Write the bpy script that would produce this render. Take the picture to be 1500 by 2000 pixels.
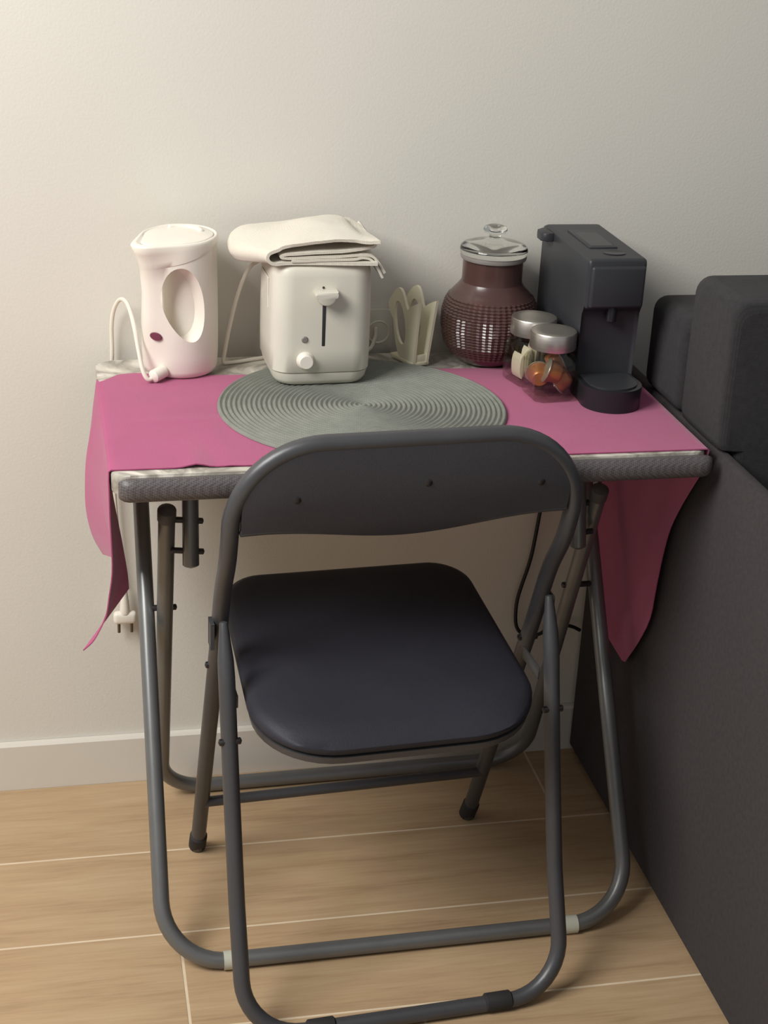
import bpy, bmesh, math, random
from mathutils import Vector, Matrix, noise
random.seed(4)
S = bpy.context.scene
for o in list(bpy.data.objects):
    bpy.data.objects.remove(o)
COL = S.collection

# ------------------------------------------------------------------ camera
yaw, pitch, roll = math.radians(12.5011), math.radians(23.8332), math.radians(2.6986)
CAMPOS = Vector((-0.0008, -2.1026, 1.4061))
Fv = Vector((math.sin(yaw)*math.cos(pitch), math.cos(yaw)*math.cos(pitch), -math.sin(pitch)))
R0 = Vector((math.cos(yaw), -math.sin(yaw), 0)); U0 = R0.cross(Fv)
Rv = R0*math.cos(roll) + U0*math.sin(roll); Uv = -R0*math.sin(roll) + U0*math.cos(roll)
cd = bpy.data.cameras.new('camera'); cam = bpy.data.objects.new('camera', cd); COL.objects.link(cam)
m = Matrix.Identity(4)
for i in range(3):
    m[i][0], m[i][1], m[i][2], m[i][3] = Rv[i], Uv[i], -Fv[i], CAMPOS[i]
cam.matrix_world = m
cd.sensor_fit = 'HORIZONTAL'; cd.sensor_width = 36.0; cd.lens = 36.0*2997/1500
cd.clip_start = 0.05
S.camera = cam

# ------------------------------------------------------------------ light
w = bpy.data.worlds.new('world'); S.world = w; w.use_nodes = True
w.node_tree.nodes['Background'].inputs[0].default_value = (0.965, 0.98, 1.0, 1)
w.node_tree.nodes['Background'].inputs[1].default_value = 0.29
ld = bpy.data.lights.new('window_light', 'AREA'); ld.shape = 'RECTANGLE'
ld.size, ld.size_y = 1.2, 1.0; ld.energy = 64; ld.color = (1.0, 0.985, 0.94)
lo = bpy.data.objects.new('window_light', ld); COL.objects.link(lo)
lo.location = (-1.25, -1.2, 2.3)
lo.rotation_euler = (Vector((.3, -.25, .6))-Vector(lo.location)).to_track_quat('-Z', 'Y').to_euler()
S.view_settings.view_transform = 'Standard'; S.view_settings.look = 'None'
S.view_settings.gamma = 1.0; S.view_settings.exposure = 0.0
S.view_settings.use_curve_mapping = False

# ------------------------------------------------------------------ materials
def lin(c):
    return tuple(((v/255)/12.92 if v/255 <= .04045 else ((v/255+.055)/1.055)**2.4) for v in c) + (1.0,)
def mat(name, rgb, rough=.5, metal=0.0, var=.06, vscale=30, bump=0.0, bscale=200, spec=.5, stretch=None, sheen=0, rand=0.0, trans=0.0, ior=1.45):
    M = bpy.data.materials.new(name); M.use_nodes = True
    nt = M.node_tree; b = nt.nodes['Principled BSDF']
    b.inputs['Roughness'].default_value = rough; b.inputs['Metallic'].default_value = metal
    b.inputs['Specular IOR Level'].default_value = spec
    b.inputs['IOR'].default_value = ior
    if trans: b.inputs['Transmission Weight'].default_value = trans
    if sheen: b.inputs['Sheen Weight'].default_value = sheen
    tc = nt.nodes.new('ShaderNodeTexCoord'); mp = nt.nodes.new('ShaderNodeMapping')
    nt.links.new(tc.outputs['Object'], mp.inputs['Vector'])
    if stretch: mp.inputs['Scale'].default_value = stretch
    n = nt.nodes.new('ShaderNodeTexNoise'); n.inputs['Scale'].default_value = vscale; n.inputs['Detail'].default_value = 4
    nt.links.new(mp.outputs[0], n.inputs['Vector'])
    r = nt.nodes.new('ShaderNodeValToRGB'); c = lin(rgb)
    r.color_ramp.elements[0].position = .3; r.color_ramp.elements[1].position = .7
    r.color_ramp.elements[0].color = tuple(max(0, v*(1-var)) for v in c[:3])+(1,)
    r.color_ramp.elements[1].color = tuple(min(1, v*(1+var)) for v in c[:3])+(1,)
    nt.links.new(n.outputs['Fac'], r.inputs[0]); nt.links.new(r.outputs[0], b.inputs['Base Color'])
    if bump:
        n2 = nt.nodes.new('ShaderNodeTexNoise'); n2.inputs['Scale'].default_value = bscale
        nt.links.new(mp.outputs[0], n2.inputs['Vector'])
        bp = nt.nodes.new('ShaderNodeBump'); bp.inputs['Strength'].default_value = bump; bp.inputs['Distance'].default_value = .002
        nt.links.new(n2.outputs['Fac'], bp.inputs['Height']); nt.links.new(bp.outputs[0], b.inputs['Normal'])
    return M

def weave(name, rgb, scale=420, rough=.85, strength=.35, var=.1, sheen=.2, vscale=12):
    M = mat(name, rgb, rough=rough, var=var, vscale=vscale, sheen=sheen, spec=.2)
    nt = M.node_tree; b = nt.nodes['Principled BSDF']; tc = [n for n in nt.nodes if n.type == 'TEX_COORD'][0]
    h = None
    for ax in ('X', 'Y', 'Z'):
        wv = nt.nodes.new('ShaderNodeTexWave'); wv.bands_direction = ax; wv.inputs['Scale'].default_value = scale; wv.inputs['Distortion'].default_value = .6
        nt.links.new(tc.outputs['Object'], wv.inputs['Vector'])
        if h is None: h = wv.outputs['Fac']
        else:
            mx = nt.nodes.new('ShaderNodeMath'); mx.operation = 'ADD'
            nt.links.new(h, mx.inputs[0]); nt.links.new(wv.outputs['Fac'], mx.inputs[1]); h = mx.outputs[0]
    bp = nt.nodes.new('ShaderNodeBump'); bp.inputs['Strength'].default_value = strength; bp.inputs['Distance'].default_value = .0008
    nt.links.new(h, bp.inputs['Height']); nt.links.new(bp.outputs[0], b.inputs['Normal'])
    return M

def wood():
    M = bpy.data.materials.new('oak_tile'); M.use_nodes = True; nt = M.node_tree; b = nt.nodes['Principled BSDF']
    b.inputs['Roughness'].default_value = .5; b.inputs['Specular IOR Level'].default_value = .35
    tc = nt.nodes.new('ShaderNodeTexCoord'); oi = nt.nodes.new('ShaderNodeObjectInfo')
    mul = nt.nodes.new('ShaderNodeVectorMath'); mul.operation = 'SCALE'; mul.inputs[0].default_value = (17, 31, 7)
    nt.links.new(oi.outputs['Random'], mul.inputs['Scale'])
    add = nt.nodes.new('ShaderNodeVectorMath'); nt.links.new(tc.outputs['Object'], add.inputs[0]); nt.links.new(mul.outputs[0], add.inputs[1])
    def tex(scale, st, detail, dist):
        mp = nt.nodes.new('ShaderNodeMapping'); mp.inputs['Scale'].default_value = st; nt.links.new(add.outputs[0], mp.inputs['Vector'])
        n = nt.nodes.new('ShaderNodeTexNoise'); n.inputs['Scale'].default_value = scale; n.inputs['Detail'].default_value = detail; n.inputs['Distortion'].default_value = dist
        nt.links.new(mp.outputs[0], n.inputs['Vector']); return n.outputs['Fac']
    g1 = tex(5, (.7, 7, 1), 6, .8); g2 = tex(30, (.5, 9, 1), 5, .3)
    mx = nt.nodes.new('ShaderNodeMix'); mx.inputs['Factor'].default_value = .38
    nt.links.new(g1, mx.inputs['A']); nt.links.new(g2, mx.inputs['B'])
    r = nt.nodes.new('ShaderNodeValToRGB'); e = r.color_ramp.elements
    e[0].position = .28; e[0].color = lin((162, 134, 104)); e[1].position = .7; e[1].color = lin((196, 169, 135))
    mid = r.color_ramp.elements.new(.46); mid.color = lin((184, 155, 121))
    nt.links.new(mx.outputs['Result'], r.inputs[0]); nt.links.new(r.outputs[0], b.inputs['Base Color'])
    bp = nt.nodes.new('ShaderNodeBump'); bp.inputs['Strength'].default_value = .06; bp.inputs['Distance'].default_value = .001
    nt.links.new(mx.outputs['Result'], bp.inputs['Height']); nt.links.new(bp.outputs[0], b.inputs['Normal'])
    return M

def marble():
    M = mat('marble_laminate', (216, 210, 198), rough=.35, var=.03, vscale=10)
    nt = M.node_tree; b = nt.nodes['Principled BSDF']; tc = [n for n in nt.nodes if n.type == 'TEX_COORD'][0]
    n = nt.nodes.new('ShaderNodeTexNoise'); n.inputs['Scale'].default_value = 9; n.inputs['Detail'].default_value = 6; n.inputs['Distortion'].default_value = 1.6
    nt.links.new(tc.outputs['Object'], n.inputs['Vector'])
    r = nt.nodes.new('ShaderNodeValToRGB'); e = r.color_ramp.elements
    e[0].position = .40; e[0].color = lin((222, 216, 204)); e[1].position = .62; e[1].color = lin((222, 216, 204))
    k = r.color_ramp.elements.new(.5); k.color = lin((150, 144, 134))
    nt.links.new(n.outputs['Fac'], r.inputs[0]); nt.links.new(r.outputs[0], b.inputs['Base Color'])
    return M

def glass(name, rgb, rough=.02, ior=1.45):
    M = bpy.data.materials.new(name); M.use_nodes = True; b = M.node_tree.nodes['Principled BSDF']
    b.inputs['Base Color'].default_value = lin(rgb); b.inputs['Roughness'].default_value = rough
    b.inputs['Transmission Weight'].default_value = 1.0; b.inputs['IOR'].default_value = ior
    return M

def carbon():
    M = mat('textured_edge_band', (92, 86, 86), rough=.42, var=.05)
    nt = M.node_tree; b = nt.nodes['Principled BSDF']; tc = [n for n in nt.nodes if n.type == 'TEX_COORD'][0]
    ck = nt.nodes.new('ShaderNodeTexChecker'); ck.inputs['Scale'].default_value = 420
    mp = nt.nodes.new('ShaderNodeMapping'); mp.inputs['Rotation'].default_value = (.6, .5, .785); mp.inputs['Location'].default_value = (.0013, .0017, .0011)
    nt.links.new(tc.outputs['Object'], mp.inputs['Vector']); nt.links.new(mp.outputs[0], ck.inputs['Vector'])
    ck.inputs['Color1'].default_value = lin((104, 98, 98)); ck.inputs['Color2'].default_value = lin((80, 75, 76))
    nt.links.new(ck.outputs['Color'], b.inputs['Base Color'])
    return M

M_wall = mat('wall_paint', (225, 221, 212), rough=.9, var=.012, vscale=3, bump=.12, bscale=260, spec=.15)
M_base = mat('baseboard_paint', (224, 218, 208), rough=.5, var=.015, vscale=4, spec=.35)
M_wood = wood(); M_grout = mat('grout', (222, 203, 176), rough=.9, var=.05)
M_marble = marble(); M_band = carbon()
M_steel = mat('grey_table_tube', (124, 125, 125), rough=.34, metal=.5, var=.05)
M_clip = mat('clear_foot_clip', (196, 196, 180), rough=.4)
M_bolt = mat('bolt_metal', (70, 68, 70), rough=.35, metal=.8)
M_chair = mat('chair_grey_tube', (84, 84, 87), rough=.38, metal=.35, var=.04)
M_vinyl = mat('chair_vinyl', (48, 48, 56), rough=.55, var=.1, vscale=8, bump=.15, bscale=500, spec=.35)
M_vinyl2 = mat('chair_back_vinyl', (66, 65, 70), rough=.5, var=.06, vscale=8, bump=.12, bscale=500, spec=.35)
M_rubber = mat('black_rubber', (44, 43, 44), rough=.7)
M_cap = mat('grey_end_cap', (86, 84, 84), rough=.5)
M_cloth = weave('magenta_cloth', (174, 80, 122), scale=300, strength=.25, var=.05, sheen=.25)
M_mat = weave('grey_woven_vinyl', (140, 142, 134), scale=260, strength=.5, var=.08, sheen=0, vscale=60)
M_white = mat('white_plastic', (236, 229, 217), rough=.38, var=.012)
M_cream = mat('cream_toaster_plastic', (218, 214, 200), rough=.42, var=.012)
M_dark = mat('dark_slot', (52, 50, 54), rough=.6)
M_knob = mat('knob_white', (240, 234, 222), rough=.4, var=.01)
M_grey = mat('grey_button', (134, 128, 124), rough=.5)
M_red = mat('red_gauge', (116, 62, 78), rough=.25)
M_towel = weave('white_towel', (238, 230, 214), scale=330, strength=.5, var=.04, sheen=.3)
M_nap = mat('cream_plastic', (232, 226, 200), rough=.45, var=.015)
M_clear2 = glass('clear_lid_glass', (244, 244, 240), rough=.02)
def thin_glass(name, rgb, refl=.9, rough=.03, body=0.0, brgb=(100, 80, 76), brough=.3):
    M = bpy.data.materials.new(name); M.use_nodes = True; nt = M.node_tree; nt.nodes.remove(nt.nodes['Principled BSDF'])
    tr = nt.nodes.new('ShaderNodeBsdfTransparent'); tr.inputs[0].default_value = lin(rgb)
    base = tr.outputs[0]
    if body:
        p = nt.nodes.new('ShaderNodeBsdfPrincipled'); p.inputs['Base Color'].default_value = lin(brgb); p.inputs['Roughness'].default_value = brough
        mb = nt.nodes.new('ShaderNodeMixShader'); mb.inputs[0].default_value = body
        nt.links.new(base, mb.inputs[1]); nt.links.new(p.outputs[0], mb.inputs[2]); base = mb.outputs[0]
    gl = nt.nodes.new('ShaderNodeBsdfGlossy'); gl.inputs['Roughness'].default_value = rough
    fr = nt.nodes.new('ShaderNodeLayerWeight'); fr.inputs['Blend'].default_value = .5
    pw = nt.nodes.new('ShaderNodeMath'); pw.operation = 'POWER'; pw.inputs[1].default_value = 3.0; nt.links.new(fr.outputs['Facing'], pw.inputs[0])
    mu = nt.nodes.new('ShaderNodeMath'); mu.operation = 'MULTIPLY_ADD'; mu.inputs[1].default_value = .6*refl; mu.inputs[2].default_value = .045*refl; nt.links.new(pw.outputs[0], mu.inputs[0])
    mx = nt.nodes.new('ShaderNodeMixShader'); nt.links.new(mu.outputs[0], mx.inputs[0]); nt.links.new(base, mx.inputs[1]); nt.links.new(gl.outputs[0], mx.inputs[2])
    nt.links.new(mx.outputs[0], nt.nodes['Material Output'].inputs[0]); return M
M_clear = thin_glass('clear_glass', (244, 244, 240))
M_amber = thin_glass('amber_glass', (156, 120, 112), refl=1.0, rough=.2, body=.45, brgb=(116, 82, 76), brough=.3)
M_lid = mat('brushed_steel', (216, 210, 202), rough=.36, metal=1.0, var=.1, vscale=14, stretch=(1, 1, 12))
M_copper = mat('copper_foil', (200, 130, 82), rough=.36, metal=.4, var=.05)
M_foil = mat('silver_foil', (200, 190, 176), rough=.4, metal=.7)
M_paper = mat('white_paper', (240, 230, 212), rough=.8, var=.03)
M_black = mat('black_matt_plastic', (52, 53, 57), rough=.45, var=.03)
M_black2 = mat('black_gloss_plastic', (36, 37, 41), rough=.3, var=.03)
M_sofa = weave('charcoal_sofa_fabric', (66, 60, 62), scale=300, strength=.6, var=.14, sheen=.06, vscale=140)
M_sofa2 = weave('charcoal_cushion_fabric', (58, 57, 59), scale=300, strength=.6, var=.12, sheen=.06, vscale=120)
M_cordw = mat('white_cord', (230, 222, 208), rough=.5, var=.01)
M_cordb = mat('black_cord', (30, 30, 32), rough=.5, var=.01)
M_pin = mat('plug_pin', (120, 108, 92), rough=.3, metal=.9)

# ------------------------------------------------------------------ helpers
def tag(o, label=None, cat=None, group=None, kind=None):
    if label: o['label'] = label
    if cat: o['category'] = cat
    if group: o['group'] = group
    if kind: o['kind'] = kind
    return o
def thing(name, loc, label, cat, rz=0, group=None):
    o = bpy.data.objects.new(name, None); COL.objects.link(o); o.empty_display_size = .05
    o.location = loc; o.rotation_euler = (0, 0, rz); return tag(o, label, cat, group)
def obj(name, bm, mt, parent=None, smooth=True, angle=35):
    bmesh.ops.recalc_face_normals(bm, faces=bm.faces)
    me = bpy.data.meshes.new(name); bm.to_mesh(me); bm.free(); me.materials.append(mt)
    if smooth:
        me.polygons.foreach_set('use_smooth', [True]*len(me.polygons))
        try: me.set_sharp_from_angle(angle=math.radians(angle))
        except Exception: pass
    o = bpy.data.objects.new(name, me); COL.objects.link(o)
    if parent: o.parent = parent
    return o
def box(bm, x0, x1, y0, y1, z0, z1, bev=0, seg=2):
    r = bmesh.ops.create_cube(bm, size=1)
    vs = r['verts']
    for v in vs:
        v.co = Vector((x0+(v.co.x+.5)*(x1-x0), y0+(v.co.y+.5)*(y1-y0), z0+(v.co.z+.5)*(z1-z0)))
    if bev:
        es = list({e for v in vs for e in v.link_edges})
        bmesh.ops.bevel(bm, geom=es, offset=bev, segments=seg, profile=.5, affect='EDGES')
    return bm
def B(*a, **k): return box(bmesh.new(), *a, **k)
def loft(bm, rings, cap=True, closed=True):
    vr = [[bm.verts.new(p) for p in r] for r in rings]
    n = len(vr[0])
    for a, b in zip(vr[:-1], vr[1:]):
        for i in range(n if closed else n-1):
            bm.faces.new((a[i], a[(i+1) % n], b[(i+1) % n], b[i]))
    if cap and closed:
        bm.faces.new(vr[0]); bm.faces.new(vr[-1])
    return vr
def fillet(pts, r, n=8):
    pts = [Vector(p) for p in pts]; rs = r if isinstance(r, (list, tuple)) else [r]*len(pts)
    out = [pts[0]]
    for i in range(1, len(pts)-1):
        a, b, c = pts[i-1], pts[i], pts[i+1]
        d1 = (a-b); d2 = (c-b); l1, l2 = d1.length, d2.length; d1.normalize(); d2.normalize()
        ang = d1.angle(d2)
        if ang > 3.1 or rs[i] <= 0: out.append(b); continue
        t = min(rs[i]/math.tan(ang/2), l1*.49, l2*.49); rr = t*math.tan(ang/2)
        bis = (d1+d2).normalized(); c0 = b+bis*(rr/math.sin(ang/2))
        s = b+d1*t-c0; e = b+d2*t-c0
        for k in range(n+1):
            th = s.angle(e); f = k/n
            out.append(c0+(s*math.sin((1-f)*th)+e*math.sin(f*th))/math.sin(th))
    out.append(pts[-1]); return out
def spline(pts, n=8):
    P = [Vector(p) for p in pts]; P = [2*P[0]-P[1]]+P+[2*P[-1]-P[-2]]; out = []
    for i in range(1, len(P)-2):
        for k in range(n):
            t = k/n; a, b, c, d = P[i-1:i+3]
            out.append(.5*((2*b)+(c-a)*t+(2*a-5*b+4*c-d)*t*t+(3*b-a-3*c+d)*t**3))
    out.append(P[-2]); return out
def tube(bm, path, r, seg=14, dome=True):
    P = [Vector(p) for p in path]; n = len(P)
    T = [((P[min(i+1, n-1)]-P[max(i-1, 0)]).normalized()) for i in range(n)]
    u = T[0].orthogonal().normalized(); rings = []
    rr = r if callable(r) else (lambda k: r)
    cl = [0.0]
    for i in range(1, n): cl.append(cl[-1]+(P[i]-P[i-1]).length)
    def ring(c, t, u, q):
        v = t.cross(u); return [c+(u*math.cos(2*math.pi*j/seg)+v*math.sin(2*math.pi*j/seg))*q for j in range(seg)]
    if dome:
        for k in (.15, .6, .9): rings.append(ring(P[0]-T[0]*rr(0)*.5*(1-k), T[0], u, rr(0)*math.sin(k*math.pi/2)))
    for i in range(n):
        u = (u-T[i]*u.dot(T[i])).normalized(); rings.append(ring(P[i], T[i], u, rr(cl[i]/cl[-1])))
    if dome:
        for k in (.9, .6, .15): rings.append(ring(P[-1]+T[-1]*rr(1)*.5*(1-k), T[-1], u, rr(1)*math.sin(k*math.pi/2)))
    loft(bm, rings); return bm
def Tb(path, r, **k): return tube(bmesh.new(), path, r, **k)
def lathe(prof, seg=48, bm=None, c=(0, 0, 0)):
    bm = bm or bmesh.new(); c = Vector(c)
    rings = [[c+Vector((r*math.cos(2*math.pi*j/seg), r*math.sin(2*math.pi*j/seg), z)) for j in range(seg)] for r, z in prof]
    loft(bm, rings); return bm
def rrect(hx, hy, r, n=6):
    out = []
    for k, (sx, sy) in enumerate(((1, 1), (-1, 1), (-1, -1), (1, -1))):
        for i in range(n+1):
            a = math.pi/2*(k+i/n); out.append((sx*(hx-r)+r*math.cos(a), sy*(hy-r)+r*math.sin(a)))
    return out
def prism(bm, poly, z0, z1, bev=0, seg=2):
    a = [bm.verts.new((p[0], p[1], z0)) for p in poly]; b = [bm.verts.new((p[0], p[1], z1)) for p in poly]
    fs = [bm.faces.new(a[::-1]), bm.faces.new(b)]
    n = len(poly)
    for i in range(n): bm.faces.new((a[i], a[(i+1) % n], b[(i+1) % n], b[i]))
    if bev:
        es = list({e for f in fs for e in f.edges}); bmesh.ops.bevel(bm, geom=es, offset=bev, segments=seg, profile=.5, affect='EDGES')
    return bm
def xf(bm, M):
    bmesh.ops.transform(bm, matrix=M, verts=bm.verts); return bm
def lerp(a, b, t): return a+(b-a)*t
def interp(xs, ys, x):
    if x <= xs[0]: return ys[0]
    for i in range(len(xs)-1):
        if x <= xs[i+1]: return lerp(ys[i], ys[i+1], (x-xs[i])/(xs[i+1]-xs[i]))
    return ys[-1]
def sheet(bm, rows, th):
    """grid of points -> closed thin sheet"""
    R, Cn = len(rows), len(rows[0])
    P = [[Vector(p) for p in r] for r in rows]; N = [[None]*Cn for _ in range(R)]
    for i in range(R):
        for j in range(Cn):
            a = P[min(i+1, R-1)][j]-P[max(i-1, 0)][j]; b = P[i][min(j+1, Cn-1)]-P[i][max(j-1, 0)]
            nn = a.cross(b); N[i][j] = nn.normalized() if nn.length > 1e-12 else Vector((0, 0, 1))
    A = [[bm.verts.new(P[i][j]+N[i][j]*th/2) for j in range(Cn)] for i in range(R)]
    Z = [[bm.verts.new(P[i][j]-N[i][j]*th/2) for j in range(Cn)] for i in range(R)]
    for i in range(R-1):
        for j in range(Cn-1):
            bm.faces.new((A[i][j], A[i+1][j], A[i+1][j+1], A[i][j+1])); bm.faces.new((Z[i][j], Z[i][j+1], Z[i+1][j+1], Z[i+1][j]))
    for i in range(R-1):
        bm.faces.new((A[i][0], Z[i][0], Z[i+1][0], A[i+1][0])); bm.faces.new((A[i][-1], A[i+1][-1], Z[i+1][-1], Z[i][-1]))
    for j in range(Cn-1):
        bm.faces.new((A[0][j], A[0][j+1], Z[0][j+1], Z[0][j])); bm.faces.new((A[-1][j], Z[-1][j], Z[-1][j+1], A[-1][j+1]))
    return bm
def boolean(o, cutter, op='DIFFERENCE'):
    md = o.modifiers.new('b', 'BOOLEAN'); md.object = cutter; md.operation = op; md.solver = 'EXACT'
    dg = bpy.context.evaluated_depsgraph_get(); dg.update()
    me = bpy.data.meshes.new_from_object(o.evaluated_get(dg)); o.modifiers.clear(); o.data = me
    bpy.data.objects.remove(cutter)

# ------------------------------------------------------------------ setting
HT = 0.7138
tag(obj('wall_back', B(-2.2, 2.6, .012, .112, 0, 2.7), M_wall, smooth=False), kind='structure')
bm = bmesh.new()
for x0, x1 in ((-2.2, 2.6),):
    vs = [(.0115, 0), (0, 0), (0, .079), (.003, .0825), (.0115, .0825)]
    loft(bm, [[(x0, a, b) for a, b in vs], [(x1, a, b) for a, b in vs]])
tag(obj('baseboard_back', bm, M_base, smooth=False), kind='structure')
fl = tag(obj('floor', B(-2.2, 2.6, -3.0, .112, -.06, -.0005), M_grout, smooth=False), kind='structure')
PW, PL, G = .19, 1.14, .0036
offs = [.7265, -.25, .1185, .418, -.1, .8, .35, -.3, .6]
pm = None
for r in range(9):
    y1 = -PW*r-G/2 if r else -.0005
    y0 = -PW*(r+1)+G/2
    for k in range(-3, 3):
        x0 = offs[r]+PL*k
        if x0+PL < -2.1 or x0+PL > 2.7: continue
        if r == 0:
            p = obj('plank', B(G/2, PL-G/2, y0-y1, 0, -.005, 0, bev=.0004, seg=1), M_wood, fl, smooth=False)
        elif pm is None:
            p = obj('plank', B(G/2, PL-G/2, y0-y1, 0, -.005, 0, bev=.0004, seg=1), M_wood, fl, smooth=False); pm = p.data
        else:
            p = bpy.data.objects.new('plank', pm); COL.objects.link(p); p.parent = fl
        p.location = (x0, y1, 0)

# ------------------------------------------------------------------ folding table
TAB = thing('folding_table', (.043, -.4415, 0), 'grey folding table with white marble-patterned top, standing against the wall', 'table', rz=.0142)
TW, TD = .743, .424
bm = bmesh.new(); poly = [(TW/2+a, TD/2+b) for a, b in rrect(TW/2, TD/2, .022, 6)]
prism(bm, poly, HT-.027, HT, bev=.004, seg=2)
obj('tabletop', bm, M_marble, TAB)
def band(yc, sgn):
    bm = bmesh.new(); rings = []
    prof = [(0, .013), (.006, .0135), (.011, .010), (.0135, .004), (.0135, -.005), (.011, -.0115), (.006, -.015), (0, -.0155)]
    b0, b1 = .008, TW+.003
    for i, x in enumerate([b0, b0+.002, b0+.006, b0+.012, b0+.02, b1-.02, b1-.012, b1-.006, b1-.002, b1]):
        e = min(x-b0, b1-x); k = math.sqrt(max(0, 1-(1-min(e/.014, 1))**2)) if e < .014 else 1
        k = max(k, .25)
        rings.append([(x, yc+sgn*(a*k), HT-.0165+b*(.55+.45*k)) for a, b in prof])
    loft(bm, rings); return bm
obj('edge_band', band(.0, -1), M_band, TAB)
obj('edge_band', band(TD, 1), M_band, TAB)
# leg frames, given in world coordinates and moved to the table's own
TI = TAB.matrix_basis.inverted() if False else (Matrix.Translation(TAB.location) @ Matrix.Rotation(.0142, 4, 'Z')).inverted()
def L(p): return TI @ Vector(p)
rA = .0112
A = [(.0915, -.012, .69), (.0925, -.462, rA+.001), (.747, -.4565, rA+.001), (.744, -.012, .69)]
legA = obj('leg_frame', Tb([L(p) for p in fillet(A, [0, .085, .085, 0], 12)], rA, seg=18), M_steel, TAB)
Bp = [(.1165, -.283, .595), (.117, -.044, rA+.001), (.7135, -.033, rA+.001), (.706, -.272, .595)]
legB = obj('leg_frame', Tb([L(p) for p in fillet(Bp, [0, .07, .07, 0], 12)], rA, seg=18), M_steel, TAB)
for k, p in enumerate((Bp[0], Bp[3])):
    q = Vector(p); d = (q-Vector(Bp[1 if k == 0 else 2])).normalized()
    obj('end_cap', Tb([L(q-d*.012), L(q+d*.004)], rA+.0012, seg=16), M_cap, legB)
for x in (.181, .660):   # foot clips on the front bar
    yy = lerp(-.462, -.4565, (x-.0925)/.6545)
    obj('foot_clip', Tb([L((x-.0095, yy, rA+.001)), L((x+.0095, yy, rA+.001))], rA+.0016, seg=16, dome=False), M_clip, legA)
for s, x, xb in ((1, .1475, .117), (-1, .682, .708)):   # hanging struts with two bolts
    st = obj('strut', Tb([L((x+.003*s, -.232, .697)), L((x, -.275, .515))], rA*.98, seg=16), M_steel, TAB)
    for z in (.575, .535):
        ys = lerp(-.232, -.275, (.697-z)/.182)
        obj('bolt', Tb([L((xb+.006*s, ys, z)), L((x+.0165*s, ys, z-.004))], .0042, seg=10), M_bolt, st)
for xa, xb, y, z in ((.082, .132, -.200, .4145), (.758, .694, -.196, .4145)):
    obj('pivot_bolt', Tb([L((xa+.012*(1 if xb > xa else -1), y, z)), L((xb, y, z))], .0045, seg=10), M_bolt, TAB)

# ------------------------------------------------------------------ tablecloth
ZC = HT+.0016
LV = [0, .2, .5, .78, 1]
ycol = lambda v: lerp(-.426, -.092+.004*math.sin(5*v), v)
# left drop: control curves (x, y, z) from the table edge down, one per v
left_ctl = [
    [(.0405, -.426, .712), (.0405, -.427, .685), (.0405, -.428, .655), (.0413, -.43, .62), (.041, -.432, .585), (.0365, -.434, .555), (.032, -.436, .53), (.023, -.438, .51), (.0145, -.44, .497), (.0035, -.442, .488)],
    [(.0405, -.36, .712), (.0425, -.36, .69), (.045, -.36, .667), (.048, -.36, .643), (.0515, -.36, .62), (.055, -.36, .597), (.058, -.36, .575), (.0605, -.36, .556), (.062, -.36, .54), (.0625, -.36, .527)],
    [(.0395, -.26, .712), (.037, -.26, .69), (.034, -.26, .668), (.0335, -.26, .646), (.035, -.26, .624), (.037, -.26, .602), (.040, -.262, .58), (.044, -.264, .56), (.047, -.265, .542), (.050, -.266, .525)],
    [(.038, -.165, .712), (.0325, -.165, .69), (.027, -.165, .665), (.021, -.165, .64), (.0175, -.165, .614), (.016, -.167, .588), (.0155, -.17, .562), (.0185, -.174, .536), (.025, -.178, .513), (.036, -.182, .492)],
    [(.037, -.095, .712), (.034, -.093, .69), (.031, -.093, .67), (.029, -.094, .65), (.0285, -.096, .63), (.029, -.099, .61), (.030, -.103, .592), (.032, -.108, .574), (.035, -.114, .558), (.039, -.12, .543)]]
right_ctl = [
    [(.787, -.424, .712), (.790, -.412, .685), (.7915, -.385, .65), (.7925, -.352, .605), (.7925, -.326, .56), (.7925, -.313, .515), (.7925, -.304, .46), (.7925, -.296, .405), (.7925, -.265, .35), (.7925, -.226, .296)],
    [(.787, -.09, .712), (.791, -.075, .67), (.793, -.062, .62), (.793, -.055, .57), (.793, -.053, .52), (.793, -.055, .47), (.793, -.06, .42), (.793, -.08, .36), (.793, -.105, .304), (.793, -.214, .292)]]
NV = 40
def cat(c, v):
    """smooth interpolation between control curves at v"""
    n = len(LV)
    for i in range(n-1):
        if v <= LV[i+1]+1e-9: break
    t = (v-LV[i])/(LV[i+1]-LV[i]); t2 = t*t*(3-2*t)
    return [Vector(a).lerp(Vector(b), t2) if True else None for a, b in zip(c[i], c[i+1])]
rows = []
for k in range(NV+1):
    v = k/NV; y = ycol(v)
    lf = cat(left_ctl, v); lf = spline(lf, 3)[::-1]
    rg = [Vector(a).lerp(Vector(b), v) for a, b in zip(*right_ctl)]; rg = spline(rg, 3)
    row = lf[:-1]
    xl, xr = lf[-1].x, rg[0].x
    row.append(Vector((xl+.0005, y, HT-.0005)))
    NT = 90
    for j in range(NT+1):
        x = lerp(xl+.003, xr-.003, j/NT)
        z = ZC
        z += .0042*math.exp(-((x-(.143-.01*v))/.013)**2)*math.exp(-(v/.16)**2)
        z += .0009*math.exp(-((v-.42-.05*math.sin(9*x))/.03)**2)*math.exp(-((x-.17)/.09)**2)
        z += .0008*math.exp(-((x-.185+.03*v)/.008)**2)*(1 if v < .45 else 0)
        yy = y + .0035*math.sin(x*14+1)*(v > .8)*(v-.8)/.2 + (.012*math.exp(-((x-.09)/.03)**2))*max(0, (v-.7)/.3) - .028*max(0, (.065-x)/.03)*max(0, (v-.6)/.4)**2
        row.append(Vector((x, yy, z)))
    row.append(Vector((xr-.0005, y, HT-.0005)))
    row += rg[1:]
    rows.append(row)
ct = obj('tablecloth', sheet(bmesh.new(), rows, .0014), M_cloth, angle=80)
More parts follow.
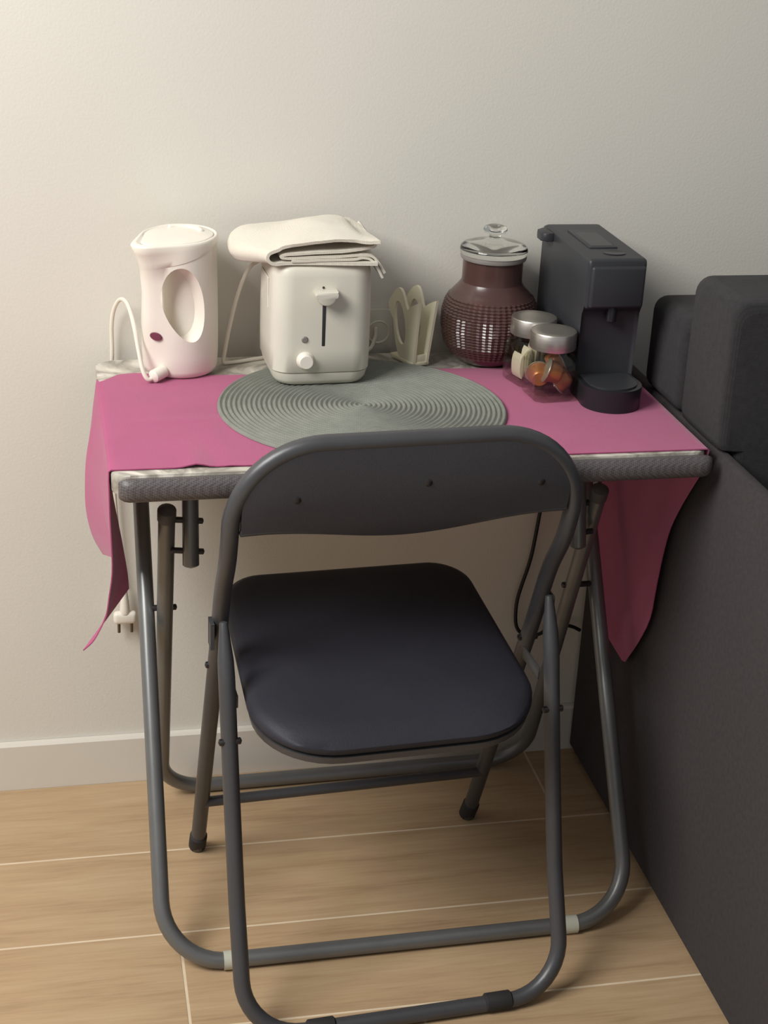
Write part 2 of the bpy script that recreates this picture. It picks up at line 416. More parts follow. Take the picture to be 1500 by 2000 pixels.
tag(ct, 'magenta pink cloth spread over the folding table, hanging down at both ends', 'tablecloth')

# ------------------------------------------------------------------ placemat
ZM = ZC+.0012
prof = [(0.0, 0.0), (.19, 0.0)]
prof = [(.0005, .0005)]
NR = 29; dr = .19/NR
top = []
for i in range(NR):
    r0 = i*dr
    for f, h in ((.06, .0018), (.3, .0040), (.5, .0046), (.7, .0040), (.94, .0018)):
        top.append((max(r0+f*dr, .0004), h))
prof = [(.0005, 0.0003)]+[(.19, .0003)] + top[::-1]
pmo = obj('placemat', lathe(prof, seg=120), M_mat, angle=80)
pmo.location = (.3762, -.2419, ZM)
tag(pmo, 'round grey coiled woven placemat lying in the middle of the pink cloth', 'placemat')

# ------------------------------------------------------------------ kettle
KC = Vector((.152, -.0665)); KZ = HT+.0026
K = thing('electric_kettle', (KC.x, KC.y, KZ), 'white plastic jug kettle with red gauge, at the left end of the table', 'kettle')
hd = Vector((-.80, -.60))
def ksec(h, rb, e, rh, n=56, zf=None):
    pts = []
    for j in range(n):
        a = 2*math.pi*j/n; d = Vector((math.cos(a), math.sin(a)))
        # support-function hull of two circles -> radial distance by bisection
        lo_, hi_ = 0.0, .2
        for _ in range(26):
            mid = (lo_+hi_)/2; q = d*mid
            t = max(0, min(1, q.dot(hd)/e if e > 1e-6 else 0))
            # distance to tapered capsule
            best = min((q-hd*(e*s)).length-lerp(rb, rh, s) for s in [i/16 for i in range(17)])
            if best < 0: lo_ = mid
            else: hi_ = mid
        q = d*lo_; z = h if zf is None else zf(q)
        pts.append((q.x, q.y, z))
    return pts
def seam(d): return lambda q: .1865+d-.34*max(0, q.dot(hd)+.045)
def ztop(base): return lambda q: base-.045*max(0, q.dot(hd)+.02)-.03*min(0, q.dot(hd))
def zmix(t): return lambda q: lerp(seam(.0012)(q), ztop(.1862)(q), t)
secs = [(0, .044, .020, .018), (.003, .0485, .021, .020), (.010, .051, .024, .021), (.03, .052, .030, .0215), (.06, .0522, .041, .0185), (.09, .052, .0445, .016), (.115, .0518, .0447, .0153), (.132, .0514, .0458, .0164),
        (0, .0510, .0468, .0172, 56, seam(0)), (0, .0518, .0469, .0173, 56, seam(.0005)), (0, .0523, .0479, .0183, 56, zmix(.28)), (0, .0528, .0515, .0204, 56, zmix(.7)), (0, .0529, .0548, .0220, 56, zmix(1)), (0, .0522, .0542, .0212, 56, ztop(.1888)), (0, .050, .050, .0195, 56, ztop(.1898)), (0, .0485, .0485, .018, 56, ztop(.1894)), (0, .047, .047, .0165, 56, ztop(.187))]
bm = bmesh.new(); loft(bm, [ksec(*s) for s in secs])
kb = obj('body', bm, M_white, K, angle=50)
# finger opening: tunnel square to the handle direction
td = Vector((-hd.y, hd.x))*-1
cb = bmesh.new(); rings = []
for s in (-.12, .12):
    ring = []
    for j in range(40):
        a = 2*math.pi*j/40
        e_ = .0235*math.cos(a); zz = .104+.051*math.sin(a)
        e_ += .006*math.sin(a)
        p2 = hd*(.0255+e_)+td*s
        ring.append((p2.x, p2.y, zz))
    rings.append(ring)
loft(cb, rings); cut = obj('cut', cb, M_white); cut.location = K.location
kb.parent = None; kb.location = K.location
boolean(kb, cut); kb.location = (0, 0, 0); kb.parent = K
kb.data.polygons.foreach_set('use_smooth', [True]*len(kb.data.polygons)); kb.data.set_sharp_from_angle(angle=math.radians(55))
# inner core behind the opening (the water vessel itself)
bm = bmesh.new(); loft(bm, [[(.013+.036*math.cos(2*math.pi*j/40), .010+.037*math.sin(2*math.pi*j/40), z) for j in range(40)] for z in (.02, .158)])
obj('vessel', bm, M_white, K)
bm = bmesh.new()
loft(bm, [ksec(0, .0460, .046, .0155, zf=ztop(.1875)), ksec(0, .0458, .0455, .0152, zf=ztop(.1893)), ksec(0, .044, .043, .014, zf=ztop(.1900)), ksec(0, .02, .02, .01, zf=ztop(.1906))])
obj('lid', bm, M_white, K, angle=50)
arc = [(.030*math.cos(a), .030*math.sin(a)+.004, .1905+.0005*math.cos(a)) for a in [math.radians(d) for d in range(0, 111, 10)]]
obj('lid_grip', Tb(arc, .0038, seg=10), M_white, K)
g = lathe([(.0004, -.003), (.0075, -.003), (.0082, .0005), (.0072, .0016), (.0004, .0022)], 28); xf(g, Matrix.Diagonal((1.05, .68, 1, 1))); xf(g, Matrix.Rotation(math.pi/2, 4, 'X'))
ga = hd*.0575
gp = Vector((-.0352, -.0442, .0605))
gm = Matrix.Translation(gp) @ Matrix.Rotation(math.radians(-22), 4, 'Z') @ Matrix.Rotation(math.radians(12), 4, 'Y')
obj('gauge_window', xf(g, gm), M_red, K)
obj('cord_socket', Tb([(-.026, -.045, .0115), (-.040, -.058, .009)], .0088, seg=16), M_white, K)
cpts = [(.114, -.122, .7245), (.1045, -.127, .722), (.098, -.122, .733), (.0935, -.105, .757), (.089, -.08, .785), (.083, -.045, .803), (.0745, -.018, .802), (.066, -.008, .786), (.0618, -.004, .76), (.0615, -.0015, .72), (.0585, -.0008, .66), (.0575, .0, .55), (.0625, .0005, .43), (.0685, .0005, .352)]
kc = obj('power_cord', Tb([Vector(p)-K.location for p in spline(cpts, 6)], .0029, seg=10), M_cordw, K)
pb = bmesh.new()
tube(pb, [(0, 0, .05), (0, 0, .036), (0, 0, .018), (0, 0, .008)], lambda t: lerp(.0042, .0082, t), seg=14)
box(pb, -.0175, .0175, -.0075, .0075, -.010, .010, bev=.006, seg=3)
pl = obj('plug', pb, M_white, K); pl.location = Vector((.0690, -.005, .300))-K.location
for sx in (-.0095, .0095):
    pn = obj('pin', Tb([(sx, 0, -.009), (sx, 0, -.0255)], .0024, seg=10), M_pin, pl)

# ------------------------------------------------------------------ toaster
TZ = ZM+.0048
T = thing('toaster', (.3325, -.101, TZ), 'cream two-slice toaster standing on the grey placemat', 'toaster', rz=.03)
bm = bmesh.new(); rings = []
for z, hx, hy, r, dy in [(.0, .055, .058, .022, 0), (.002, .060, .062, .024, 0), (.008, .064, .0655, .026, 0), (.018, .0665, .067, .027, 0)]:
    rings.append([(a, b+dy, z) for a, b in rrect(hx, hy, r, 6)])
loft(bm, rings); obj('base', bm, M_cream, T, angle=50)
bm = bmesh.new(); rings = []
for z, hx, hy, r in [(.0188, .0665, .067, .027), (.020, .0678, .0683, .0275), (.05, .0682, .0688, .0278), (.10, .0680, .0684, .0275), (.150, .0668, .0675, .0272), (.158, .0655, .066, .0265), (.163, .0625, .063, .024), (.165, .057, .058, .02)]:
    rings.append([(a, b, z) for a, b in rrect(hx, hy, r, 6)])
loft(bm, rings); obj('housing', bm, M_cream, T, angle=50)
obj('lever_slot', B(-.0028, .0022, -.0692, -.060, .056, .119, bev=.0012), M_dark, T)
lv = bmesh.new(); ring = []
for j in range(17):
    a = math.pi*(1+j/16); ring.append((.0155*math.cos(a)*1.0, .0185*math.sin(a)))
prism(lv, ring, 0, .020, bev=.003, seg=2)
xf(lv, Matrix.Translation((-.0003, -.0665, .1345)) @ Matrix.Rotation(math.pi/2, 4, 'X'))
obj('lever', lv, M_cream, T)
def disc(bm, r, h, b=.0012, seg=28): return lathe([(.0004, 0), (r*.97, 0), (r, h*.15), (r, h-b), (r-b, h), (.0004, h)], seg, bm)
face = lambda x, z, y: Matrix.Translation((x, y, z)) @ Matrix.Rotation(math.pi/2, 4, 'X')
obj('cancel_button', xf(disc(bmesh.new(), .0046, .003), face(-.0255, .066, -.0672)), M_grey, T)
obj('lever_marker', xf(disc(bmesh.new(), .0016, .001, .0003, 12), face(-.002, .1365, -.0678)), M_dark, T)
kr = obj('dial', xf(lathe([(.0004, 0), (.0118, 0), (.0118, .003), (.0104, .0038), (.0098, .0115), (.0086, .0125), (.0004, .0125)], 32), face(-.0245, .0375, -.0672)), M_knob, T)
gr = bmesh.new()   # finger recess plate on the left side
box(gr, -.0692, -.0672, -.025, .030, .098, .140, bev=.0009, seg=1)
obj('side_panel', gr, M_cream, T)
obj('slot', B(-.03, -.014, -.05, .05, .1640, .1655), M_dark, T); obj('slot', B(.008, .024, -.05, .05, .1640, .1655), M_dark, T)
TP = T.location
Ti = (Matrix.Translation(TP) @ Matrix.Rotation(.03, 4, 'Z')).inverted()
cp = [(.262, -.040, .860), (.252, -.038, .852), (.241, -.040, .832), (.231, -.042, .802), (.222, -.045, .765), (.2155, -.048, .732), (.2135, -.050, .7185), (.222, -.048, HT+.0031), (.24, -.042, HT+.003), (.262, -.033, HT+.003), (.30, -.022, HT+.003), (.38, -.018, HT+.003), (.425, -.014, .7185), (.4385, -.006, .735), (.440, -.003, .75)]
obj('power_cord', Tb([Ti @ Vector(p) for p in spline(cp, 6)], .0027, seg=10), M_cordw, T)

# wall socket behind the toaster
W = thing('wall_socket', (.4445, .012, .742), 'white wall socket just above the table edge, right of the toaster', 'socket')
bm = bmesh.new(); prism(bm, rrect(.021, .033, .007), 0, .010, bev=.002); xf(bm, Matrix.Rotation(math.pi/2, 4, 'X'))
obj('face_plate', bm, M_cream, W)
bm = lathe([(.0004, .006), (.0135, .006), (.0145, .0105), (.0165, .0118), (.0175, .010), (.0175, .002)], 32); xf(bm, Matrix.Rotation(math.pi/2, 4, 'X'))
obj('socket_ring', bm, M_white, W)

# ------------------------------------------------------------------ folded towel on the toaster
def ribbon(path, y0, y1, ny, th, yoff=None, puff=None):
    rows = []
    P = spline(path, 5)
    for k in range(ny+1):
        v = k/ny
        rows.append([])
        for i, p in enumerate(P):
            s = i/(len(P)-1); y = lerp(y0, y1, v)
            q = Vector((p.x, y, p.y))
            if yoff: q.y += yoff(s, v)
            if puff: q = puff(q, s, v)
            rows[-1].append(q)
    return rows
TT = TZ+.1672
bm = bmesh.new()
# outer wrap: from lower right, along the bottom, round the left fold, over the top, to the right corner
rows = []
for k in range(25):
    v = k/24; y = lerp(-.170, -.028, v)
    sm = min(1, v*1.7); sm = sm*sm*(3-2*sm)
    xl = lerp(.2585, .2185, sm)+.012*max(0, v-.75)*4*.6; t = lerp(.0185, .0245, sm)
    h = math.sin(math.pi*min(1, .12+v*.82)); dz = lerp(.0, -.0105, sm)
    P = [(.403, .0012), (.36, .0008), (.31, .0008), (lerp(.285, .275, sm), .0012), (xl+t*.55, .0005+dz), (xl+t*.14, t*.2+dz), (xl, t*.5+dz), (xl+t*.16, t*.80+dz), (xl+t*.75, t*1.02+dz*.75), (.282, .0195+.0090*h), (.318, .0215+.0185*h), (.345, .0235+.0200*h), (.370, .0265+.0145*h), (.388-.012*v, .0285+.006*h-.002*v), (.4035-.014*v, .0325-.006*v)]
    row = []
    for i, p in enumerate(spline([Vector((a_, b_, 0)) for a_, b_ in P], 5)):
        z = p.y
        if i > 40: z += .0013*math.sin(38*p.x+7*v)*math.sin(3*v)+.0012*noise.noise(Vector((p.x*45, y*45, 0)))
        yy = y+.004*math.sin(p.x*26)*(1-v) - (.012*max(0, (p.x-.375)/.04)*(1-v) if i > 40 else 0)
        row.append(Vector((p.x, yy, TT+z)))
    rows.append(row)
sheet(bm, rows, .0042)
# inner layers seen at the front edge
def pg(q, s, v):
    q.z += .0008*math.sin(q.x*60+v*3); return q
inner = [(.4145, TT-.013), (.408, TT-.002), (.398, TT+.0095), (.386, TT+.0122), (.375, TT+.0112), (.345, TT+.0085), (.305, TT+.0085), (.283, TT+.0085), (.276, TT+.0102), (.283, TT+.0133), (.31, TT+.0142), (.35, TT+.0150), (.375, TT+.0185), (.388, TT+.0210), (.398, TT+.0232), (.4015, TT+.0268)]
sheet(bm, ribbon(inner, -.166, -.045, 8, .003, puff=pg), .0034)
low = [(.4115, TT-.019), (.405, TT-.007), (.396, TT+.0055), (.384, TT+.0085), (.372, TT+.0062), (.340, TT+.0046), (.29, TT+.0048)]
sheet(bm, ribbon(low, -.1675, -.06, 6, .003, puff=pg), .003)
tw = obj('towel', bm, M_towel, angle=80)
tag(tw, 'folded white cloth towel lying on top of the toaster', 'towel')

# ------------------------------------------------------------------ napkin holder
NH = thing('napkin_holder', (.479, -.047, HT+.0026), 'cream plastic napkin holder with cut-out wing sides, between toaster and brown jar', 'napkin holder', rz=.38)
def wing(xb, xt, th):
    """M-shaped plate with a leaf hole, in (y,z), leaning from xb at the foot to xt at the top"""
    n = 44; outer = []; inner = []
    H = .091
    top = lambda t: H*(.70+.30*abs(math.sin(math.pi*(t*2)))**.8) if True else 0
    out = []
    for i in range(13):     # bottom: front to back, rounded up at the back
        t = i/12; out.append((-.036+.060*t, .0+.055*max(0, t-.45)**2*3.2))
    for i in range(1, 8):   # back edge, up
        t = i/8; out.append((.024+.016*math.sin(t*math.pi/2), .053+.022*t))
    for i in range(15):     # back lobe, notch, front lobe
        t = i/14; u = .040-.076*t
        lobe = math.sin(math.pi*min(1, t/.62)) if t < .62 else 0
        z = .074+.026*math.sin(math.pi*t/.62) if t < .62 else lerp(.070, H, ((t-.62)/.38)**.6)
        out.append((u, z))
    for i in range(1, 8):
        out.append((-.036, lerp(H, 0, i/8)))
    c = Vector((.006, .052)); hole = []
    for p in out:
        d = Vector(p)-c; a = math.atan2(d.y, d.x)
        r = 1/math.sqrt((math.cos(a-1.2)/.031)**2+(math.sin(a-1.2)/.0125)**2)
        r = min(r, d.length*.72); hole.append((c.x+r*math.cos(a), c.y+r*math.sin(a)))
    bm = bmesh.new(); N = len(out)
    def P(p, dx): return (lerp(xb, xt, p[1]/H)+dx, p[0], p[1]+.002)
    V = [[bm.verts.new(P(p, dx)) for p in ring] for ring, dx in ((out, -th/2), (out, th/2), (hole, th/2), (hole, -th/2))]
    for a, b in ((0, 1), (1, 2), (2, 3), (3, 0)):
        for i in range(N): bm.faces.new((V[a][i], V[a][(i+1) % N], V[b][(i+1) % N], V[b][i]))
    return bm
obj('side_wing', wing(-.0135, -.0075, .0042), M_nap, NH)
obj('side_wing', wing(.0085, .0215, .0042), M_nap, NH)
obj('base', B(-.0165, .0130, -.036, .022, 0, .006, bev=.002), M_nap, NH)
bm = B(-.012, .010, -.0345, -.0315, .004, .016, bev=.0012)
obj('front_web', bm, M_nap, NH)

# ------------------------------------------------------------------ brown glass jar
JB = thing('glass_jar', (.593, -.0580, HT+.0026), 'large brown hobnail glass jar with clear knob lid, beside the coffee machine', 'jar')
JB.scale = (1.035, 1.035, .98)
def jr(z):  # outer radius
    return interp([0, .004, .012, .03, .055, .075, .090, .102, .112, .119, .122, .155, .158], [.034, .042, .0495, .0610, .0660, .0655, .0620, .0555, .0470, .0422, .0412, .0412, .0435], z)
bm = bmesh.new(); seg = 96; rings = []
zs = [0, .002, .006, .010]+[.012+.0022*i for i in range(41)]+[.105, .109, .113, .117, .120, .124, .135, .150, .154, .157, .159]
for i, z in enumerate(zs):
    ring = []
    for j in range(seg):
        r = jr(z)
        if .012 <= z <= .1005:
            a = (i % 2); b = (j % 2)
            if a == 1 and b == 1: r += .0021
            elif a == 0 and b == 0: r -= .0006
        t = 2*math.pi*j/seg; ring.append((r*math.cos(t), r*math.sin(t), z))
    rings.append(ring)
for z in [.159, .150, .125, .118, .110, .10, .085, .06, .035, .018, .010, .007]:
    r = max(.005, jr(z)-.0045)
    if z <= .007: r = .03
    rings.append([(r*math.cos(2*math.pi*j/seg), r*math.sin(2*math.pi*j/seg), z) for j in range(seg)])
loft(bm, rings)
obj('body', bm, M_amber, JB, angle=20)
bm = lathe([(.0005, .160), (.042, .160), (.0455, .1605), (.0465, .165), (.0455, .170), (.0415, .1735), (.030, .177), (.016, .1795), (.009, .182), (.0075, .186), (.009, .1885), (.0145, .1905), (.0165, .1945), (.0150, .1985), (.009, .2010), (.0005, .2015)], 56)
lidj = obj('lid', bm, M_clear2, JB, angle=60)
bm = lathe([(.0412, .1525), (.0445, .1535), (.0452, .1565), (.0442, .1598), (.0412, .1598)], 56)
obj('seal_ring', bm, M_grey, JB)

# ------------------------------------------------------------------ two small square jars with steel lids
def cham(h, c): return [(h, -h+c), (h, h-c), (h-c, h), (-h+c, h), (-h, h-c), (-h, -h+c), (-h+c, -h), (h-c, -h)]
def small_jar(loc, rz, label):
    J = thing('storage_jar', loc, label, 'jar', rz=rz, group='small square glass jars'); J.scale = (.94,)*3
    bm = bmesh.new(); rings = []
    for z, h, c in [(0, .029, .008), (.002, .0315, .010), (.006, .033, .010), (.056, .033, .010), (.064, .030, .0125), (.069, .0265, .0155), (.071, .0262, .0154), (.079, .0262, .0154),
                    (.079, .0242, .0142), (.070, .0242, .0142), (.066, .0262, .0125), (.061, .0295, .011), (.052, .0308, .010), (.012, .0308, .010), (.0085, .028, .010)]:
        rings.append([(a, b, z) for a, b in cham(h, c)])
    loft(bm, rings); obj('glass_body', bm, M_clear, J, angle=25)
    bm = lathe([(.0005, .0795), (.0315, .0795), (.0315, .074), (.0330, .0735), (.0334, .0750), (.0334, .0965), (.0325, .0982), (.029, .0990), (.018, .0986), (.0005, .0983)], 56)
    obj('lid', bm, M_lid, J, angle=30)
    return J
J1 = small_jar((.6385, -.2160, HT+.0026), .10, 'front small glass jar with steel lid holding copper coffee capsules')
J2 = small_jar((.6300, -.1525, HT+.0026), .25, 'rear small glass jar with steel lid holding white sugar packets')
# coffee capsules in the front jar
def cap_bm_body(): return lathe([(.0005, .0), (.0085, .0), (.0095, .001), (.0110, .003), (.0138, .0175)], 24)
def cap_bm_rim(): return lathe([(.0005, .0198), (.0135, .0196), (.0152, .0192), (.0156, .0182), (.0152, .0174), (.0138, .0173)], 24)
caps = [((-.0135, -.0155, .042), (.88, -.18, -.30), 'copper coffee capsule lying on its side at the centre of the front jar'),
        ((.0190, .0090, .0505), (-.80, .10, -.45), 'uppermost copper coffee capsule against the right side of the front jar'),
        ((.0060, -.0060, .0185), (.60, -.20, .50), 'lowest copper coffee capsule tipped rim down in the front jar'),
        ((-.0130, .0150, .0290), (-.15, -.75, -.10), 'copper coffee capsule at the back left of the front jar')]
base = None
JM = Matrix.Translation(J1.location) @ Matrix.Rotation(.10, 4, 'Z')
for c, rot, lab in caps:
    if base is None:
        o = thing('coffee_capsule', (0, 0, 0), lab, 'capsule', group='coffee capsules in the jar')
        b1 = obj('cup', cap_bm_body(), M_copper, o); b2 = obj('rim', cap_bm_rim(), M_foil, o); base = o; kids = (b1, b2)
    else:
        o = base.copy(); COL.objects.link(o); o['label'] = lab
        for kd in kids:
            c2 = kd.copy(); COL.objects.link(c2); c2.parent = o
    d = Vector(rot).normalized(); o.location = JM @ (Vector(c)+d*.0198*1.12); o.scale = (1.12,)*3
    o.rotation_euler = d.to_track_quat('-Z', 'Y').to_euler()
# sugar packets in the rear jar
J2M = Matrix.Translation(J2.location) @ Matrix.Rotation(.25, 4, 'Z')
pk = None
places = ['front left', 'middle left', 'front middle', 'middle', 'right front', 'right rear']
spots = [((-.0222, -.0040, 0), .03, 'leftmost and shortest white paper sugar packet in the rear jar', .034), ((-.0138, -.0125, 0), -.04, 'second white sugar packet from the left in the rear jar', .044),
         ((-.0048, -.0140, 0), .05, 'third white sugar packet from the left in the rear jar', .051), ((.0045, -.0145, 0), -.04, 'fourth white sugar packet from the left in the rear jar', .054), ((.0138, -.0140, 0), .03, 'rightmost white sugar packet in the rear jar', .055)]
for (x, y, z), a, lab, hh in spots:
    bm = bmesh.new(); n = 8; rings = []
    for i in range(n+1):
        t = i/n; zz = lerp(-hh/2, hh/2, t); d = .0036*math.sin(math.pi*t)**.5+.0005
        rings.append([(-d, -.011, zz), (0, -.0118, zz), (d, -.011, zz), (d*1.15, 0, zz), (d, .011, zz), (0, .0118, zz), (-d, .011, zz), (-d*1.15, 0, zz)])
    loft(bm, rings); o = obj('sugar_packet', bm, M_paper)
    o.location = J2M @ Vector((x, y, .0092+hh/2)); o.rotation_euler = (0, 0, .25+a)
    tag(o, lab, 'sugar packet', 'sugar packets in the jar')

# ------------------------------------------------------------------ coffee machine
CM = thing('coffee_machine', (.7115, -.13, HT+.0026), 'slim black capsule coffee machine at the right end of the table', 'coffee machine')
cx0, cx1 = -.0395, .0415
def yz_prism(bm, poly, x0, x1, bev, seg=3):
    a = [bm.verts.new((x0, p[0], p[1])) for p in poly]; b = [bm.verts.new((x1, p[0], p[1])) for p in poly]
    n = len(poly); bm.faces.new(a); bm.faces.new(b[::-1])
    for i in range(n): bm.faces.new((a[i], a[(i+1) % n], b[(i+1) % n], b[i]))
    if bev:
        bmesh.ops.bevel(bm, geom=list(bm.edges), offset=bev, segments=seg, profile=.5, affect='EDGES')
    return bm
body = [(.106, 0), (.106, .188), (.09, .1935), (-.104, .1935), (-.1065, .186), (-.1065, .127), (-.090, .120), (-.086, .020), (-.098, .014), (-.098, 0)]
obj('housing', yz_prism(bmesh.new(), body, cx0, cx1, .005), M_black, CM, angle=40)
obj('brew_head', yz_prism(bmesh.new(), [(-.095, .128), (-.095, .186), (-.1105, .184), (-.1105, .128)], cx0+.004, cx1-.002, .004), M_black, CM, angle=40)
obj('spout', Tb([(.001, -.098, .127), (.001, -.098, .108)], .007, seg=16), M_black2, CM)
lev = obj('top_lever', B(-.0215, .0185, -.050, .048, .1925, .1958, bev=.0015), M_black, CM)
obj('lever_recess', B(-.0175, .0145, -.044, .030, .1950, .1961, bev=.0004, seg=1), M_black2, lev)
bm = lathe([(.0004, 0), (.0125, 0), (.0135, .0012), (.0125, .0022), (.0105, .0016), (.0004, .0012)], 32); xf(bm, Matrix.Translation((.005, -.0755, .1928)) @ Matrix.Diagonal((1.15, .9, 1, 1)))
obj('power_button', bm, M_black2, CM)
bm = bmesh.new(); prism(bm, rrect(.011, .017, .008), 0, .012, bev=.003); xf(bm, Matrix.Translation((-.045, .066, .178)))
obj('tank_tab', bm, M_black, CM)
bm = bmesh.new(); pts = []
for j in range(25):
    a = math.pi*(1+j/24); pts.append((.001+.0405*math.cos(a), -.1255+.040*math.sin(a)))
pts += [(.0415, -.086), (-.0395, -.086)]
prism(bm, pts, 0, .030, bev=.003)
tr = obj('drip_tray', bm, M_black2, CM, angle=40)
bm = bmesh.new(); pts = [(.001+.034*math.cos(math.pi*(1+j/24)), -.1255+.033*math.sin(math.pi*(1+j/24))) for j in range(25)]+[(.035, -.092), (-.033, -.092)]
prism(bm, pts, .0295, .0318, bev=.0006, seg=1); obj('cup_grid', bm, M_black, tr, angle=40)
bc = [(.722, -.022, .735), (.7225, -.008, .728), (.7220, -.004, .70), (.721, -.002, .62), (.720, -.002, .50), (.714, -.003, .435), (.7065, -.003, .365), (.692, -.003, .302), (.6895, -.003, .27), (.693, -.003, .243), (.704, -.004, .2295), (.718, -.004, .2265), (.732, -.006, .2285), (.746, -.008, .240), (.760, -.008, .246), (.785, -.008, .240), (.8, -.008, .232)]
obj('power_cord', Tb([Vector(p)-CM.location for p in spline(bc, 6)], .0030, seg=10), M_cordb, CM)

# ------------------------------------------------------------------ sofa
SX = .803
SF = thing('sofa', (SX, -.5, 0), 'charcoal grey fabric sofa along the right side of the table', 'sofa')
def soft(x0, x1, y0, y1, z0, z1, r, bulge=0, seg=4):
    bm = bmesh.new(); box(bm, x0-SX, x1-SX, y0+.5, y1+.5, z0, z1, bev=r, seg=seg); return bm
obj('side_panel', soft(SX, SX+.018, -1.9, -.004, .012, .705, .006), M_sofa, SF)
obj('armrest', soft(SX-.005, 2.3, -.283, -.148, .706, .840, .020, seg=5), M_sofa2, SF)
obj('armrest_base', soft(SX+.019, 2.3, -.283, -.148, .22, .707, .01), M_sofa2, SF)
obj('seat_cushion', soft(SX+.020, 2.3, -1.88, -.284, .22, .455, .03), M_sofa2, SF)
obj('base', soft(SX+.019, 2.3, -1.88, -.01, .05, .22, .01), M_sofa2, SF)
for x in (SX+.03, 2.2):
    for y in (-1.8, -.08):
        obj('foot', Tb([(x-SX, y+.5, 0.002), (x-SX, y+.5, .06)], .02, seg=14, dome=False), M_rubber, SF)
bm = bmesh.new(); rings = []
n = 40
cxm, czm = (SX-.005+1.45)/2, (.462+.905)/2; hx, hz = (1.45-SX+.005)/2, (.905-.462)/2
for t in [-1, -.96, -.85, -.6, -.2, .2, .6, .85, .96, 1]:
    k = (1-abs(t)**6)**.25 if abs(t) < 1 else 0
    k = .90+.10*k
    sec = []
    for a, b in [(hx, -hz+.006), (hx, hz-.02), (hx-.02, hz), (.2, hz), (-.2, hz)]+[(-hx+.02-.02*math.sin(i*math.pi/10), hz-.02+.02*math.cos(i*math.pi/10)) for i in range(6)]+[(-hx, hz-.12), (-hx+.001, .708-czm+.012), (-hx+.004, .708-czm+.002), (-hx+.010, .708-czm), (-hx+.0255, .708-czm), (-hx+.027, .708-czm-.004), (-hx+.027, -hz+.01), (-hx+.04, -hz), (0, -hz), (hx-.006, -hz)]:
        sec.append((cxm+(a*k if a > 0 else a+(1-k)*.14), -.352+t*.068, czm+(b if b < .72-czm else (.72-czm)+(b-(.72-czm))*k)))
    rings.append(sec)
loft(bm, rings)
cu = obj('sofa_cushion', bm, M_sofa2, angle=60); tag(cu, 'dark grey back cushion standing upright against the left end of the sofa', 'cushion')

# ------------------------------------------------------------------ folding chair
CH = thing('folding_chair', (.3725, -.1825, 0), 'dark grey padded folding chair pushed up to the table, seen from behind', 'chair', rz=.055)
HW = .2125; r1 = .0108
side = [(0, .006), (-.105, .25), (-.19, .44), (-.233, .545), (-.27, .607), (-.288, .655), (-.2965, .70)]
sp = [(a, b) for a, b in [( -v.x, v.y) for v in spline([(-a, b, 0) for a, b in side], 5)]]
sp = [(-a, b) for a, b in [(-p[0], p[1]) for p in sp]]
def sz(z):
    return interp([p[1] for p in side]+[.80], [p[0] for p in side]+[-.309], z)
TOP = .7665; RC = .108
left = [Vector((-HW, s, z)) for s, z in side[:-1]]
left = spline([Vector((-HW, s, z)) for s, z in side], 6)
left = [p for p in left if p.z < TOP-RC-.002]
arc = []
for k in range(15):
    a = math.pi-math.pi/2*k/14
    x, z = -HW+RC+RC*math.cos(a), TOP-RC+RC*math.sin(a); arc.append(Vector((x, sz(z), z)))
full = left+arc; full += [Vector((-p.x, p.y, p.z)) for p in full[::-1]]
bf = obj('back_frame', Tb(full, r1, seg=18), M_chair, CH)
for sx in (-1, 1):
    obj('rubber_foot', Tb([(sx*HW, .003, .0065), (sx*HW, -.012, .034)], r1+.0022, seg=16), M_rubber, bf)
rl = [(-HW, -.2425, .512), (-HW, -.268, .445), (-HW, -.305, .310), (-HW, -.350, .165), (-HW, -.418, r1), (HW, -.418, r1), (HW, -.350, .165), (HW, -.305, .310), (HW, -.268, .445), (HW, -.2425, .512)]
rlp = fillet(rl, [0, .1, .2, .2, .075, .075, .2, .2, .1, 0], 10)
rlp = [rlp[0].lerp(rlp[1], f) for f in (0, .15, .3, .5, .7)]+rlp[1:-1]+[rlp[-2].lerp(rlp[-1], f) for f in (.3, .5, .7, .85, 1)]
rf = obj('rear_leg_frame', Tb(rlp, lambda t: r1*.98*min(1, .5+14*min(t, 1-t)), seg=18), M_chair, CH)
for x in (-.115, .122):
    obj('foot_sleeve', Tb([(x-.016, -.418, r1+.0016), (x+.016, -.418, r1+.0016)], r1+.0016, seg=16), M_rubber, rf)
obj('crossbar', Tb([(-HW+.002, -.052, .120), (HW-.002, -.052, .120)], .0078, seg=14), M_chair, CH)
for sx in (-1, 1):
    h = obj('hinge_plate', B(sx*(HW-.0135)-.0015, sx*(HW-.0135)+.0015, -.265, -.205, .402, .420, bev=.0012), M_chair, CH)
    obj('rivet', Tb([(sx*(HW+.0125), -.292, .372), (sx*(HW-.0130), -.292, .372)], .0045, seg=10), M_bolt, CH)
    obj('rivet', Tb([(sx*(HW+.0125), -.1815, .42), (sx*(HW-.0130), -.1815, .42)], .0045, seg=10), M_bolt, CH)
    # slide bracket beside the front tube
    obj('side_bracket', B(sx*(HW+.0105), sx*(HW+.0135), -.232, -.212, .47, .505, bev=.001), M_chair, CH)
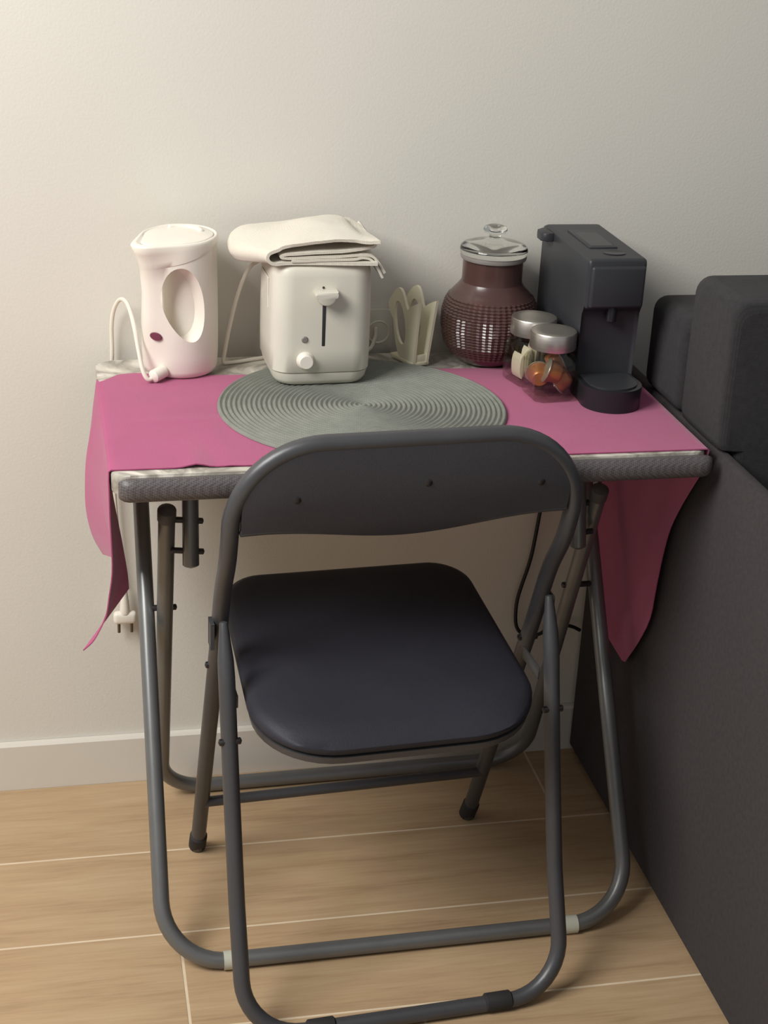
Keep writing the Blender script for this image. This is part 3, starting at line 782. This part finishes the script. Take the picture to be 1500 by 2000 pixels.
# seat
def seat_ring(k, dz, n=10):
    x0, x1, s0, s1 = -.193, .180, -.386, -.006
    cxs, cs = (x0+x1)/2, (s0+s1)/2; out = []
    hx, hs = (x1-x0)/2-k, (s1-s0)/2-k
    for q, (sx, sy, r) in enumerate(((1, 1, .06), (-1, 1, .06), (-1, -1, .105), (1, -1, .105))):
        r = max(.01, r-k)
        for i in range(n+1):
            a = math.pi/2*(q+i/n)
            x = cxs+sx*(hx-r)+r*math.cos(a); s = cs+sy*(hs-r)+r*math.sin(a)
            wx = 1-.06*(s-s0)/(s1-s0)
            x = cxs+(x-cxs)*wx
            zr = -.012*(max(0, -.325-s)/.061)**2 if dz > .004 else 0
            out.append((x, s, .4515+.122*s+dz+zr))
    return out
bm = bmesh.new()
loft(bm, [seat_ring(.006, -.012), seat_ring(.0, -.006), seat_ring(.0, .000), seat_ring(.004, .007), seat_ring(.014, .0115), seat_ring(.04, .015), seat_ring(.09, .0165), seat_ring(.15, .0170)])
obj('seat', bm, M_vinyl, CH, angle=60)
bm = bmesh.new()
loft(bm, [seat_ring(.014, -.024), seat_ring(.004, -.022), seat_ring(.002, -.0125), seat_ring(.010, -.0122)])
obj('seat_pan', bm, M_chair, CH, angle=50)
# backrest panel
bm = bmesh.new(); rows = []
NX, NZ = 40, 12; XL = .2005
for i in range(NX+1):
    u = -1+2*i/NX; x = XL*u
    ax = abs(x)
    zt_ = TOP-.002 if ax < HW-RC else TOP-RC+math.sqrt(max(0, (RC-.002)**2-(ax-(HW-RC))**2))
    zb = .6485+.0035*u-.0085*math.cos(u*math.pi*1.12)*(1-.25*u*u)+.0022*u*u+.002
    zb = min(zb, zt_-.002)
    row = []
    for j in range(NZ+1):
        z = lerp(zb, zt_, j/NZ); s = sz(z)-.003+.010*(1-u*u)*0-.006*(1-u**4)*math.sin(math.pi*j/NZ)
        row.append((x, s, z))
    rows.append(row)
sheet(bm, rows, .013)
bk = obj('backrest', bm, M_vinyl2, CH, angle=60)
edge = [Vector(r[0])+Vector((0, -.002, 0)) for r in rows]
obj('piping', Tb(edge, .0048, seg=10), M_chair, bk)
for x, z in ((-.138, .701), (.018, .714), (.160, .705)):
    bm = lathe([(.0004, .0015), (.0035, .0012), (.0052, 0), (.0052, -.002)], 16)
    u = x/XL
    zt_ = TOP-.004; zb = .65
    xf(bm, Matrix.Translation((x, sz(z)-.003-.0063-.006*(1-u**4)*math.sin(math.pi*(z-zb)/(zt_-zb)), z)) @ Matrix.Rotation(math.pi/2, 4, 'X'))
    obj('screw', bm, M_bolt, bk)
